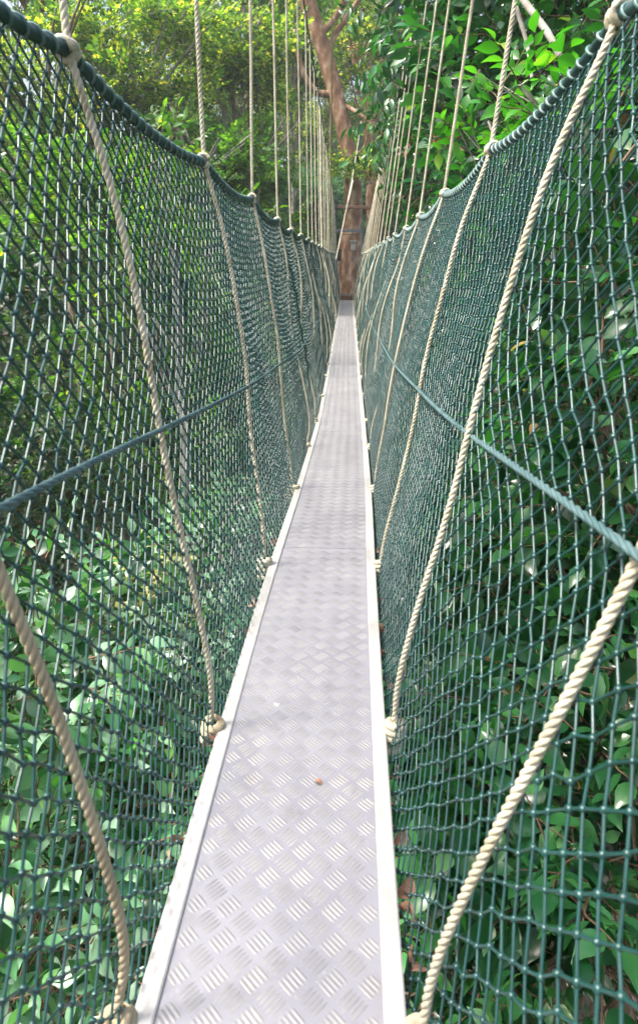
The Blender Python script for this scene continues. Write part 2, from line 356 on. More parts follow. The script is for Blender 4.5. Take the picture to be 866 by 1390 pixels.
for side in 'LR':
    wd='left' if side=='L' else 'right'
    net=empty('safety_net',(0,0,0))
    tag(net,f'dark green knotted rope net forming the {wd} side of the walkway','net','nets along the walkway')
    mb=MB(); kn=MB()
    Y0=-1.3; Y1=23.1; NI=int((Y1-Y0)/AS)
    I,J=np.meshgrid(np.arange(NI+1),np.arange(JN+1),indexing='ij')
    YY=Y0+(I+.5*(J%2))*AS; TT=J/JN
    jit=RNG.normal(size=YY.shape)*.0028; YYj=np.clip(YY+jit+.006*np.sin(YY*2.1+TT*7),Y0-.1,Y1+.05)
    TTj=np.clip(TT+RNG.normal(size=YY.shape)*.0018*((J>0)&(J<JN)),0,1)
    # cells open towards the rail pull a little
    pts=netS(side,YYj,TTj)
    for lo,hi,sd,rr in ((Y0-1,3.2,6,.0021),(3.2,7,5,.0018),(7,30,4,.0016)):
        for par in (0,1):
            for dirn in (0,1):
                j=np.arange(par,JN,2)
                if par==0: # even rows: up-forward to (i,j+1), up-back to (i-1,j+1)
                    i=np.arange(1,NI); Ig,Jg=np.meshgrid(i,j,indexing='ij'); I2=Ig if dirn==0 else Ig-1
                else:
                    i=np.arange(0,NI); Ig,Jg=np.meshgrid(i,j,indexing='ij'); I2=Ig+1 if dirn==0 else Ig
                A=pts[Ig,Jg].reshape(-1,3); B=pts[I2,Jg+1].reshape(-1,3)
                m_=(A[:,1]>=lo)&(A[:,1]<hi)
                if m_.any(): segs(mb,A[m_],B[m_],rr,sd)
    fl=pts.reshape(-1,3)
    nr=fl[fl[:,1]<5]; V=(nr[:,None,:]+SPV[None]*.0054*RNG.uniform(.85,1.2,(len(nr),1,3))).reshape(-1,3)
    Fk=(np.arange(len(nr))[:,None,None]*len(SPV)+np.array(SPF)[None]).reshape(-1,3); kn.add(V,None,Fk)
    nr=fl[fl[:,1]>=5]; V=(nr[:,None,:]+OCT[None]*.0040).reshape(-1,3)
    Fk=(np.arange(len(nr))[:,None,None]*6+np.array(OCF)[None]).reshape(-1,3); kn.add(V,None,Fk)
    me=mb.build('mesh_cord',M['net'],net); kn.build('cord_knots',M['net'],me)
    # top rope with lashing
    tr=MB(); ys=np.arange(Y0-.2,23.2,.05); Pt=top(side,ys); Pt[:,2]+=.004
    tube(tr,Pt,.0125,9); t_=tr.build('top_rope',M['netrope'],net)
    la=MB(); ys=np.arange(Y0-.1,23.1,.0045 if True else .01)
    ys=np.concatenate([np.arange(Y0-.1,5,.0045),np.arange(5,23.1,.0075)])
    Pl=top(side,ys); Pl[:,2]+=.004; T,Nn,Bn=frames(Pl); ph=ys/.052*2*PI+.8*np.sin(ys*7)
    Pl=Pl+.0135*(np.cos(ph)[:,None]*Nn+np.sin(ph)[:,None]*Bn)
    tube(la,Pl,.0036,5); la.build('lashing',M['lash'],t_)
    mr=MB(); ys=np.arange(Y0-.2,23.2,.06)
    tm=np.interp(ys,[-2,.8,1.4,2.4,4.8,10,23],([.56,.575,.535,.505,.47,.47,.5] if side=='L' else [.55,.53,.52,.495,.47,.47,.5]))
    Pm=netS(side,ys,tm); kk=np.hanning(43)[1:-1]; kk/=kk.sum()
    for q_ in (0,2): Pm[:,q_]=np.convolve(np.pad(Pm[:,q_],20,mode='reflect',reflect_type='odd'),kk,mode='valid')
    Pm[:,0]+= (.022 if side=='L' else -.020)
    twisted(mr,Pm,.0066,.07,6,6); mr.build('middle_rope',M['midrope'],net)

# ------------------------------------------------------------------ main cables
for side in 'LR':
    mb=MB(); ys=np.arange(-2,24.3,.3)
    Pc=np.stack([cabX[side](ys),ys,cabZ(ys)],1); tube(mb,Pc,.009,8)
    tag(mb.build('suspension_cable',M['cable']),f"dark steel cable running over the {'left' if side=='L' else 'right'} net to the big tree",'cable','steel cables above the walkway')

# ------------------------------------------------------------------ suspension ropes
def coil_mesh(name,turns,R,r,H,axis,mt,sides=7,flat=1.0):
    mb=MB(); n=turns*14; a=np.linspace(0,turns*2*PI,n)
    rr=R*(1+.12*np.sin(a*.37+1)); z=np.linspace(-H/2,H/2,n)
    Pk=np.stack([rr*np.cos(a),rr*np.sin(a)*flat,z],1)
    if axis=='Y': Pk=Pk[:,[0,2,1]]
    twist=MB(); tube(mb,Pk,r,sides); 
    # crossing strand and a short tail
    c=[(R*.9,0,H*.5),(R*1.25,R*.5,0),(R*.6,R*.9,-H*.55)]
    c=arr(c); 
    if axis=='Y': c=c[:,[0,2,1]]
    tube(mb,resample(c,n=8),r*.95,sides)
    return mb.mesh(name,mt)
KT=coil_mesh('knot_top',3,.0170,.0068,.034,'Y',M['rope'])
KB=coil_mesh('knot_bottom',5,.0165,.0085,.066,'Z',M['rope'])
KBo=coil_mesh('knot_bottom_old',4,.0150,.0088,.056,'Z',M['rope_old'])
KC=coil_mesh('knot_cable',3,.016,.0075,.04,'Z',M['rope'])
ordw=['zeroth','nearest','second','third','fourth','fifth','sixth','seventh','eighth','ninth','tenth','eleventh','twelfth','thirteenth','fourteenth','fifteenth','sixteenth','seventeenth','eighteenth','nineteenth','twentieth','twenty-first','twenty-second','twenty-third','twenty-fourth']
extra={'L':{12:.024},'R':{}}
for side in 'LR':
    s=-1 if side=='L' else 1; wd='left' if side=='L' else 'right'
    for i,Y in enumerate(SY):
        if i==0: continue
        Ya=Y+ (0 if i<6 else RNG.uniform(-.18,.18))
        tp=top(side,Ya); bt=ednge(side,Ya); bt[0]+=s*.016; bt[2]+=.020
        cb=np.array([cabX[side](Ya),Ya,cabZ(Ya)])
        sag={('L',4):.03,('L',3):.0}.get((side,i),RNG.uniform(-.008,.008))
        upm=tp*.62+cb*.38; upm[0]+=-s*sag*.6; upm[1]+=sag
        pts=[cb,tp*.3+cb*.7,upm,tp+np.array([0,0,.03]),tp-np.array([s*.012,0,.03])]
        for t in (.85,.7,.55,.4,.25,.12):
            q=netS(side,Ya,t); q[0]-=s*((.015+.012*math.sin(t*6+i)) if i<5 else (.012+.030*math.sin(t*7.5+i*1.3+(0 if side=='L' else 2)))); q[1]+=.014*math.sin(t*5+i*1.7)
            pts.append(q)
        pts.append(bt+np.array([-s*.004,0,.045])); pts.append(bt)
        mb=MB(); mt='rope' if side=='R' or i>1 else 'rope_old'
        if Y<9: twisted(mb,pts,.0079 if i<2 else .0078,.046,8 if Y<4 else 5,6 if Y<4 else 5)
        else: twisted(mb,pts,extra[side].get(i,.0088),.06,3,4)
        ro=mb.build('suspension_rope',M['rope_old'] if (side=='L' and i==1) else M['rope'])
        tag(ro,f'{ordw[i]} pale twisted rope from the camera hanging down the {wd} net','rope',f'suspension ropes on the {wd} side')
        for me,pos,nm in ((KT,tp+np.array([0,0,.004]),'knot'),(KB if side=='R' or i>2 else KBo,bt+np.array([-s*.006,0,.006]),'knot'),(KC,cb,'knot')):
            k=link(nm,me,ro); k.location=pos; k.scale=(1.3,1.3,1.25) if me in (KB,KBo) else (1,1,1); k.rotation_euler=(RNG.uniform(-.3,.3),RNG.uniform(-.3,.3),RNG.uniform(0,.6))
# guy ropes
mb=MB(); twisted(mb,[P(451,-40,11.5),P(450,150,11.5),P(448,345,11.5)],.010,.06,4,5)
tag(mb.build('guy_rope',M['olive']),'olive green rope hanging straight down beside the left suspension ropes','rope')
mb=MB(); twisted(mb,[P(556,-40,11.5),P(536,130,11.8),P(526,215,12),P(509,338,12.2)],.011,.06,4,5)
tag(mb.build('guy_rope',M['olive']),'olive green rope slanting down beside the right suspension ropes','rope')
mb=MB(); twisted(mb,[P(490,165,21.5),P(483,215,20),P(473,270,18.5),P(456,352,16.5)],.014,.07,4,5)
gr=mb.build('guy_rope',M['rope']); tag(gr,'thick cream rope slanting across in front of the big tree trunk','rope')
mb=MB(); tube(mb,[P(478.5,245,19.2),P(474,266,18.6),P(470.5,285,18.2)],.026,8); mb.build('sleeve',M['rope'],gr)

# ------------------------------------------------------------------ dead leaves and flakes
def dead_leaf(loc,rot,L,me=[None]):
    if me[0] is None:
        mb=MB(); n=7; V=[];Q=[]
        for k in range(n):
            t=k/(n-1); w=.36*math.sin(PI*min(1,t*1.02))**.8+.01; cz=.28*math.sin(t*3)
            V+=[(-w,t-.5,cz+.22*w*w*4),(0,t-.5,cz-.06),(w,t-.5,cz+.35*w)]
        for k in range(n-1):
            for j in (0,1): Q.append((k*3+j,k*3+j+1,k*3+4+j,k*3+3+j))
        mb.add(V,Q); me[0]=mb.mesh('dead_leaf',M['deadleaf'])
    o=link('dead_leaf',me[0]); o.location=loc; o.rotation_euler=rot; o.scale=(L,L,L); return o
spots=[('R',y) for y in (.83,.92,.98,1.1,1.3,1.62,1.78,1.92,2.15,2.6,3.1)]+[('L',y) for y in (.86,1.05,1.36,1.9,2.15,2.7)]
lt={'R':['just before the bottom edge','beside the bottom right corner of the deck','a little further up the rail','below the nearest right knot','just beyond the nearest right knot','well beyond the nearest right knot','near the middle of the right rail','in the row of leaves past the middle','before the second right knot','past the second right knot','towards the third right knot'],
    'L':['at the bottom left corner of the deck','a little above the bottom left corner','under the nearest left knot','beyond the nearest left knot','before the second left knot','past the second left knot']}
cnt={'R':0,'L':0}
for sd,y in spots:
    s=-1 if sd=='L' else 1
    e=ednge(sd,y); o=dead_leaf((e[0]+s*.004,y,e[2]+RNG.uniform(.012,.04)),(RNG.uniform(-1.2,1.2),s*RNG.uniform(.6,1.5),RNG.uniform(-1,1)),RNG.uniform(.035,.06))
    tag(o,f"brown dry leaf caught outside the {'left' if sd=='L' else 'right'} rail, {lt[sd][cnt[sd]]}",'dead leaf','dry leaves caught along the rails'); cnt[sd]+=1
p=P(500,1078,1.12)
def ondeck(px,py):
    lo,hi=.3,30
    for _ in range(40):
        m=(lo+hi)/2
        if P(px,py,m)[2]>deckZ(m)-.005: lo=m
        else: hi=m
    return P(px,py,lo)
o=dead_leaf(tuple(ondeck(432,1065)+np.array([0,0,.004])),(0.1,.1,1.2),.020); tag(o,'tiny tan leaf fragment lying in the middle of the deck','dead leaf')
mb=MB(); a=np.linspace(0,2*PI,9)[:-1]; r=.007*(1+.3*np.sin(a*3)); V=np.stack([r*1.4*np.cos(a),r*np.sin(a),0*a],1)
mb.add(np.concatenate([V,V+[0,0,.002]]),[(i,(i+1)%8,8+(i+1)%8,8+i) for i in range(8)],[(8,8+i,9+i) for i in range(1,7)])
o=mb.build('paper_scrap',M['chip']); o.location=ondeck(376,957)+np.array([0,0,.0]); tag(o,'small white scrap lying on the left half of the deck','scrap')

# ------------------------------------------------------------------ leaves
def leaf_tpl(kind):
    """leaf along +Y from the origin, unit length, normal +Z"""
    if kind=='tiny':
        V=arr([(0,0,0),(.30,.45,.10),(0,1,-.05),(-.30,.45,.10)]); return V,np.zeros((0,4),int),np.array([(0,1,2),(0,2,3)])
    if kind=='mid':
        V=arr([(0,0,0),(.22,.35,.09),(0,.4,0),(-.22,.35,.09),(.17,.7,.03),(0,.72,-.05),(-.17,.7,.03),(0,1,-.18)])
        return V,np.array([(2,1,4,5),(3,2,5,6)]),np.array([(0,1,2),(0,2,3),(5,4,7),(6,5,7)])
    st=[(.10,.07),(.25,.20),(.45,.27),(.65,.235),(.83,.12)] if kind!='lance' else [(.10,.05),(.28,.13),(.45,.155),(.65,.13),(.85,.06)]
    V=[(0,0,0)]
    for y,w in st:
        dz=-.25*y*y+.05*y
        V+=[(w,y,dz+.28*w),(0,y,dz),(-w,y,dz+.28*w)]
    V.append((0,1.05,-.27)); Q=[];T=[(0,1,2),(0,2,3)]
    for k in range(4):
        o=1+3*k; Q+=[(o+1,o,o+3,o+4),(o+2,o+1,o+4,o+5)]
    o=13; T+=[(o+1,o,16),(o+2,o+1,16)]
    return arr(V),np.array(Q),np.array(T)
def rotm(axis_y,nrm):
    """matrices whose columns are x,y,z with y along axis and z near nrm"""
    y=axis_y/np.linalg.norm(axis_y,axis=-1,keepdims=True)
    x=np.cross(y,nrm); x/=np.linalg.norm(x,axis=-1,keepdims=True)+1e-9
    z=np.cross(x,y); return np.stack([x,y,z],-1)
def inst(tV,tQ,tT,R_,S,O,mb):
    V=np.einsum('nij,vj->nvi',R_*S[:,None,None],tV)+O[:,None,:]
    n=len(O); off=np.arange(n)[:,None,None]*len(tV)
    mb.add(V.reshape(-1,3),(off+tQ[None]).reshape(-1,4) if len(tQ) else None,(off+tT[None]).reshape(-1,3) if len(tT) else None)
def twig_tpl(kind,nl,spread,droop,rng,ratio=.55):
    """twig of unit length along +Y with alternate leaves; returns leaf mesh arrays and a stem mesh"""
    lV,lQ,lT=leaf_tpl(kind); mb=MB()
    O=[];A=[];Nn=[];S=[]
    for k in range(nl):
        t=(k+1)/nl; side=1 if k%2 else -1
        pos=np.array([.05*math.sin(t*3),t,-.12*t*t+.02*math.sin(9*t)])
        phi=side*(PI/2)*rng.uniform(.7,1.1) if k<nl-1 else 0
        fwd=rng.uniform(.35,.8)
        ax=np.array([math.sin(phi)*spread, fwd, -droop*rng.uniform(.3,1.3)+rng.normal()*.15])
        if k==nl-1: ax=np.array([rng.normal()*.2,1,-droop*.7])
        nr=np.array([rng.normal()*.5,rng.normal()*.5,1])
        O.append(pos);A.append(ax);Nn.append(nr);S.append(ratio*rng.uniform(.65,1.1))
    inst(lV,lQ,lT,rotm(arr(A),arr(Nn)),arr(S),arr(O),mb)
    st=MB(); tt=np.linspace(0,1,5); tube(st,np.stack([.05*np.sin(tt*3),tt,-.12*tt*tt+.02*np.sin(9*tt)],1),np.linspace(.022,.008,5),3,cap=False)
    cat=lambda L,k: np.concatenate(L) if L else np.zeros((0,k),int)
    return (np.concatenate(mb.V),cat(mb.Q,4),cat(mb.T,3)),(np.concatenate(st.V),cat(st.Q,4),cat(st.T,3))
trng=np.random.default_rng(5)
TW={'broad':[twig_tpl('broad',n,1.0,.25,trng) for n in (5,6,7,8)],
    'droop':[twig_tpl('mid',n,.7,1.0,trng,.62) for n in (5,6,7)],
    'droopb':[twig_tpl('lance',n,.7,1.25,trng,.66) for n in (5,6,7)],
    'mid':[twig_tpl('mid',n,1.0,.3,trng,.5) for n in (6,8,9)],
    'tiny':[twig_tpl('tiny',n,1.0,.2,trng,.34) for n in (11,13,15)]}
def scatter(lm,sm,kind,C,Rd,n,size,upb=.4,shell=.5,rng=RNG,out=None):
    """n twigs in the ellipsoid C,Rd"""
    d=rng.normal(size=(n,3)); d/=np.linalg.norm(d,axis=1)[:,None]
    rad=(shell+(1-shell)*rng.random(n))**.7*rng.uniform(.7,1.12,n)
    # lumpy outline
    lump=1+.22*np.sin(d[:,0]*5+C[0]*3)+.18*np.sin(d[:,1]*7+C[1]*2+1)+.15*np.sin(d[:,2]*6+C[2])
    O=arr(C)+d*arr(Rd)*(rad*lump)[:,None]
    A=d*arr([1,1,.6])+rng.normal(size=(n,3))*.45+np.array([0,0,upb])
    Nn=rng.normal(size=(n,3))*.5+np.array([0,0,1.])
    R_=rotm(A,Nn); S=size*rng.uniform(.6,1.3,n)
    idx=rng.integers(0,len(TW[kind]),n)
    for q in range(len(TW[kind])):
        m_=idx==q
        if m_.any():
            (lv,lq,lt_),(sv,sq,stt)=TW[kind][q]
            inst(lv,lq,lt_,R_[m_],S[m_],O[m_],lm)
            if sm is not None: inst(sv,sq,stt,R_[m_],S[m_],O[m_],sm)
    return O
def ground_z(x,y):
    x=np.asarray(x,float); y=np.asarray(y,float)
    z=-13-.10*np.clip(-x,0,30)+.0*y
    z=z+ .62*np.clip(x-2.5,0,22)
    z=z+ .10*np.clip(y-24,0,90)+.22*np.clip(-x-26,0,60)
    z=z+ .5*np.sin(x*.35+1)*np.cos(y*.3)+.25*np.sin(x*.9)*np.sin(y*.8)
    return z
def wig(p,q,amp,n=7,rng=RNG):
    t=np.linspace(0,1,n)[:,None]; L=np.linalg.norm(arr(q)-arr(p))
    w=rng.normal(size=(n,3))*amp*L*np.sin(PI*t)
    w=(w+np.roll(w,1,0)+np.roll(w,-1,0))/3
    return arr(p)+(arr(q)-arr(p))*t+w
def tree(name,label,cat,base,fork,clumps,bark,leafm,kind,tsize,r0=.12,r1=.05,group=None,shell=.35,upb=.4,twigs=True,ends=None,mid=None,sub=5,seed=0,extra=None,side=6):
    """trunk from base through fork; clumps: (centre, radii, n twigs)"""
    rng=np.random.default_rng(seed+100)
    root=empty(name,tuple(base)); tag(root,label,cat,group)
    base=arr(base); fork=arr(fork); rel=lambda p: arr(p)-base
    tm=MB()
    pts=[base]+[arr(q) for q in (mid or [])]+[fork]
    Pt=resample(pts,n=26,smooth=2); Pt[1:-1]+=rng.normal(size=(24,3))*r1*.25
    rr=np.interp(np.linspace(0,1,26),[0,.08,1],[r0*1.5,r0,r1])
    tube(tm,rel(Pt),rr,12,wob=.05)
    to=tm.build('trunk',bark,root)
    lm=MB(); sm=MB() if twigs else None; bm_=MB()
    for (C,Rd,n) in clumps:
        C=arr(C)
        O=scatter(lm,sm,kind,rel(C),Rd,n,tsize,upb,shell,rng)
        k=rng.uniform(.72,1) if len(Pt)>5 else 1
        st=Pt[int(k*25)]
        rb=max(r1*.55*(.6+.4*rng.random()),.008)
        limb=rel(wig(st,C,.07,8,rng)); tube(bm_,limb,np.linspace(rb,rb*.35,8),7)
        ns=min(len(O),sub*3)
        for o in O[rng.choice(len(O),ns,replace=False)]:
            s0=limb[rng.integers(3,8)]
            tube(bm_,wig(s0,o,.08,6,rng),np.linspace(rb*.32,rb*.08+.001,6),4,cap=False)
    for e in (ends or []):     # bare limbs: (points, r start, r end)
        tube(bm_,rel(resample(e[0],n=14)),np.linspace(e[1],e[2],14),8)
    bm_.build('branch',bark,to)
    cr=build2('crown',lm,sm,leafm,M['stem'],root)
    if extra:
        em=MB(); es=MB()
        for (C,Rd,n) in extra[1]: scatter(em,es,extra[2] if len(extra)>2 else kind,rel(C),Rd,n,tsize*.9,upb,.1,rng)
        q=build2('young_and_sunlit_leaves',em,es,M[extra[0]],M['stem'],cr)
    return root
def gp(x,y,dz=-.3): return (x,y,float(ground_z(x,y))+dz)
def cl(px,py,Y,r,n,flat=.8): 
    r=arr(r) if np.ndim(r) else np.array([r,r,r*flat]); return (P(px,py,Y),r,n)

exec_plants=True
# --- left foreground shrubs
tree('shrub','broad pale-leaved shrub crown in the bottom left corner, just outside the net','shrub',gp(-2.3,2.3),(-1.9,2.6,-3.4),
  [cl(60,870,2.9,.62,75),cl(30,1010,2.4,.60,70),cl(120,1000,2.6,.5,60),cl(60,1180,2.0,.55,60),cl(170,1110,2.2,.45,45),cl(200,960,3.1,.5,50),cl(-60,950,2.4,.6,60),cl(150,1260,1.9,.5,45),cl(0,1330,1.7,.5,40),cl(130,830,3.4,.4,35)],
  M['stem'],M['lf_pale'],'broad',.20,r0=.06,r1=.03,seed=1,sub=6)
tree('shrub','pale leafy shrub with leaves coloured cream as if sunlit behind the nearest left rope','shrub',gp(-1.9,5.2),(-1.5,5.0,-3.6),
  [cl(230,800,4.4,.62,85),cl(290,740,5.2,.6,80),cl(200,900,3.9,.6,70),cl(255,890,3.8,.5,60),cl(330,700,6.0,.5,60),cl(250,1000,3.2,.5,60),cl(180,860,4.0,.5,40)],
  M['stem'],M['lf_pale'],'broad',.20,r0=.06,r1=.03,seed=2,extra=('lf_sunlit',[cl(215,765,4.3,.2,10),cl(205,790,4.2,.2,8),cl(245,830,4.0,.16,7)]))
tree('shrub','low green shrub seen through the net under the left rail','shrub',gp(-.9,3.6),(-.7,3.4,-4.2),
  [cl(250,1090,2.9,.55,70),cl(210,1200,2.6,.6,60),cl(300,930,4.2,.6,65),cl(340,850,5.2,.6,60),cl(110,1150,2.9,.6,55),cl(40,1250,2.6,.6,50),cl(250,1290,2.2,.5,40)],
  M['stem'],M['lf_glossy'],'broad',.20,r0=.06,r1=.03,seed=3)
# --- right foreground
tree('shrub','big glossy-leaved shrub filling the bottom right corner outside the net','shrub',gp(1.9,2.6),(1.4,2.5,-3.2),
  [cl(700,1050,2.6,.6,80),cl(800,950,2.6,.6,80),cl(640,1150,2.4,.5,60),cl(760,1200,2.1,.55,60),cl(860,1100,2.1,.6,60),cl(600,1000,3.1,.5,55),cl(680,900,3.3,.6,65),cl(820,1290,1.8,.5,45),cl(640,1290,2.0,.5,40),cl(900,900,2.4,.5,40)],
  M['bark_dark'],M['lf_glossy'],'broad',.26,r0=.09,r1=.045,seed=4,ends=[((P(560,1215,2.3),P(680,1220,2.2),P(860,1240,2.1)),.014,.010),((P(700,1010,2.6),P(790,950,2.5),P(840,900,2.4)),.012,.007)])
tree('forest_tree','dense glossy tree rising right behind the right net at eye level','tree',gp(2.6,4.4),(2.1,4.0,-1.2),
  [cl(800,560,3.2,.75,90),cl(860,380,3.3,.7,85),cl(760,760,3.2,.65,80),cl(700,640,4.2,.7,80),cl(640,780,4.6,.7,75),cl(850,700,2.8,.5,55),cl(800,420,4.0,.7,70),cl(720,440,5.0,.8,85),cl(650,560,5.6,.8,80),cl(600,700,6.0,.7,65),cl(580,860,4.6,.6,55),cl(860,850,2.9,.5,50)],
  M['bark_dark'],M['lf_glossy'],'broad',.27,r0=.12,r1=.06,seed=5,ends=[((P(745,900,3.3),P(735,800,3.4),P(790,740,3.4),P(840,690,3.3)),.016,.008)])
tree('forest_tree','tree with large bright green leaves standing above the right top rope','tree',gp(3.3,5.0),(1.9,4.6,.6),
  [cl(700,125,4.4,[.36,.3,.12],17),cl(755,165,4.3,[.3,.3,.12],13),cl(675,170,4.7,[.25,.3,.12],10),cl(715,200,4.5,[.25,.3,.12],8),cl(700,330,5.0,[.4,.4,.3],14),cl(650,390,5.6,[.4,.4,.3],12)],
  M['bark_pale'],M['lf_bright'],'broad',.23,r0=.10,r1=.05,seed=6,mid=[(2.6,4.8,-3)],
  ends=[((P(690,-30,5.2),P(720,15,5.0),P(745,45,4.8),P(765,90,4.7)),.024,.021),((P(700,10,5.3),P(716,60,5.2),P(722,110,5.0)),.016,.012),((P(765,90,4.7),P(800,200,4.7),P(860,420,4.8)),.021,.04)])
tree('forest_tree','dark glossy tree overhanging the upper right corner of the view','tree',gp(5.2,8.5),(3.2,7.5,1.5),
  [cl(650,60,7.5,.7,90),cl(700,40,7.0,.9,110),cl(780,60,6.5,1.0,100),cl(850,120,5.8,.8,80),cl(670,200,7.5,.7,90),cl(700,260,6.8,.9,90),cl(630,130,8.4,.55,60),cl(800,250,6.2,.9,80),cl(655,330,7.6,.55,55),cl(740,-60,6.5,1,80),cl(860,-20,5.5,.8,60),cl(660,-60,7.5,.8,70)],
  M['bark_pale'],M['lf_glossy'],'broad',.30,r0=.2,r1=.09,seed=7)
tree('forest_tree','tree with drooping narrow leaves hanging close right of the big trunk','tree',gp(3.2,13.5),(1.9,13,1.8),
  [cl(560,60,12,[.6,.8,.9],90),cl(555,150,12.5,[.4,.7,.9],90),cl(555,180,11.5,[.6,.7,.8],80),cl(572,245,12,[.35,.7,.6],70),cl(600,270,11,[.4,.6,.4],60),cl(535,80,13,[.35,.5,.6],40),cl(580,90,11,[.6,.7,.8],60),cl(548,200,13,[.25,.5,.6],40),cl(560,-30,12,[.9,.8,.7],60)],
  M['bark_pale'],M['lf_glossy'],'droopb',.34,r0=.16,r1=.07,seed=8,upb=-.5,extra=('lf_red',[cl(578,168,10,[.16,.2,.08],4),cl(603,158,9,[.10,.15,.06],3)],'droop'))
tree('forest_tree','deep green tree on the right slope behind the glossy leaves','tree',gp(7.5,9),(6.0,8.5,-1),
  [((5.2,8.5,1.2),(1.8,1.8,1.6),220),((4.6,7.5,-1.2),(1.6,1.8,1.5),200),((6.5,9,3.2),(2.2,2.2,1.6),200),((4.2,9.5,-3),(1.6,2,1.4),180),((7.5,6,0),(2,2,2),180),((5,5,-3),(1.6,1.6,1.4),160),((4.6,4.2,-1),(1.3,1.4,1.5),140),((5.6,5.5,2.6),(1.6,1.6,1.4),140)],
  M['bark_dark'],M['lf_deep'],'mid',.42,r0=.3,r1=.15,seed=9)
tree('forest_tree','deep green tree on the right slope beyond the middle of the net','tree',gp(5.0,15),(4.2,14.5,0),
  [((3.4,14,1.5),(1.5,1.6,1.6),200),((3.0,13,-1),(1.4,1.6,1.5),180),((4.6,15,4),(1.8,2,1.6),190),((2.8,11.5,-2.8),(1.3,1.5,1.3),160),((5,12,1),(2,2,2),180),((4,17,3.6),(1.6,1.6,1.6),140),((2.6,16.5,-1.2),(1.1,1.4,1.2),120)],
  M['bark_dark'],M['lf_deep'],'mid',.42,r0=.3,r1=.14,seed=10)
tree('forest_tree','low bushy tree below the middle of the right net','tree',gp(2.6,8.2),(2.1,8.0,-4.5),
  [((1.7,8,-2.2),(1.1,1.5,.9),150),((2.2,6.2,-2.4),(1.1,1.3,.9),140),((1.6,10.5,-2.3),(1,1.4,.9),120),((1.5,4.8,-2.9),(.9,1.1,.8),110),((2.8,7.5,-1.2),(1,1.3,.9),120)],
  M['bark_dark'],M['lf_mid'],'mid',.34,r0=.14,r1=.07,seed=11)
# --- left middle distance, shaded
GR='trees to the left of the walkway'
tree('slender_tree','thin tree with a pale straight trunk behind the left net','tree',gp(-2.3,8.2),P(236,330,8.5),
  [cl(230,250,8.5,.7,60),cl(290,300,9,.6,50),cl(170,330,8.5,.6,50),cl(320,430,9,.5,40)],
  M['bark_pale'],M['lf_mid'],'mid',.26,r0=.085,r1=.05,group=GR,seed=12,mid=[P(262,760,8.2),P(250,600,8.2),P(245,480,8.4)],
  ends=[((P(262,715,8.2),P(300,700,8.1),P(345,665,8.0)),.035,.02),((P(245,480,8.4),P(215,440,8.6),P(180,410,8.8)),.03,.016)])
tree('forest_tree','deep green tree filling the far left edge at eye level','tree',gp(-6.5,8),(-5.8,8,-1.5),
  [((-4.8,7.5,-.3),(1.4,1.5,1.4),260),((-5.2,8.5,-2.6),(1.6,1.7,1.5),260),((-6.2,7,1.5),(1.6,1.6,1.3),200),((-4.0,9,-3.8),(1.4,1.6,1.3),220),((-7,8,-3),(1.8,1.8,1.8),200),((-3.4,7.2,-4.9),(1.3,1.5,1.1),180)],
  M['bark_dark'],M['lf_deep'],'tiny',.36,r0=.09,r1=.05,group=GR,seed=13)
tree('forest_tree','deep green tree behind the pale slender trunk','tree',gp(-4.6,12),(-4.2,12,-1),
  [((-3.4,11.5,-.6),(1.5,1.6,1.4),260),((-3.2,11,-3),(1.5,1.6,1.4),240),((-4.8,12.5,.9),(1.6,1.6,1.2),220),((-2.4,12,-4),(1.3,1.6,1.2),200),((-5.4,12,-2.4),(1.6,1.7,1.6),220),((-2.2,13.5,-1.8),(1.2,1.4,1.2),180)],
  M['bark_pale'],M['lf_mid'],'tiny',.38,r0=.1,r1=.05,group=GR,seed=14)
tree('forest_tree','mid green tree just left of the far half of the walkway','tree',gp(-3.4,18),(-3.0,18,-1),
  [((-2.5,17.5,-.5),(1.3,1.6,1.2),240),((-2.3,16.5,-2.8),(1.3,1.6,1.3),220),((-3.6,18.5,1.2),(1.4,1.6,1.2),220),((-2.0,19.5,.6),(.9,1.3,1.0),140),((-1.9,20.5,-1.5),(1.0,1.4,1.2),140)],
  M['bark_pale'],M['lf_mid'],'tiny',.42,r0=.2,r1=.10,group=GR,seed=15)
# --- left background, sunlit
def bg(label,px,py,Y,w,h,n,leafm,seed,bark='bark_dark',lean=0,kind='tiny',ts=.55,r0=.15,ks=14):
    ts*=.78; n=int(n*1.55)
    rng=np.random.default_rng(seed)
    C=P(px,py,Y); cls=[]
    for k in range(ks):
        d=rng.normal(size=3); d/=np.linalg.norm(d)
        cls.append((C+d*np.array([w*.75,w*.6,h*.75])*rng.uniform(.5,1.0),np.array([w*.34,w*.34,h*.18])*rng.uniform(.7,1.2),n//ks))
    b=gp(C[0]+lean,C[1]+1.0); fk=C-np.array([0,0,h*.45]); en=[]
    for k in range(7):
        a=rng.uniform(-1.2,1.2); q=fk+np.array([math.sin(a)*w*1.0,rng.uniform(-.8,-.1)*w*.6,h*rng.uniform(.6,1.3)])
        m_=fk*.5+q*.5+np.array([-math.sin(a)*w*.12,-.2,-h*.05]); en.append(((fk,m_,q),r0*.42,r0*.07))
    return tree('forest_tree',label,'tree',b,fk,cls,M[bark],M[leafm],kind,ts,r0=r0,r1=r0*.5,ends=en,group=GR if px<430 else 'trees in the distance',seed=seed,shell=.15,sub=1,twigs=False)
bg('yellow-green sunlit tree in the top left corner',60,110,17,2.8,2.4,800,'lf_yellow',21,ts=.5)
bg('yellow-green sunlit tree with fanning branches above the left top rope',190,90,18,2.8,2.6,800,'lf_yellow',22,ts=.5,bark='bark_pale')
bg('yellow-green tree behind the nearest pair of left suspension ropes',310,60,21,2.4,2.6,750,'lf_yellow',23,bark='bark_pale',lean=3,ts=.5)
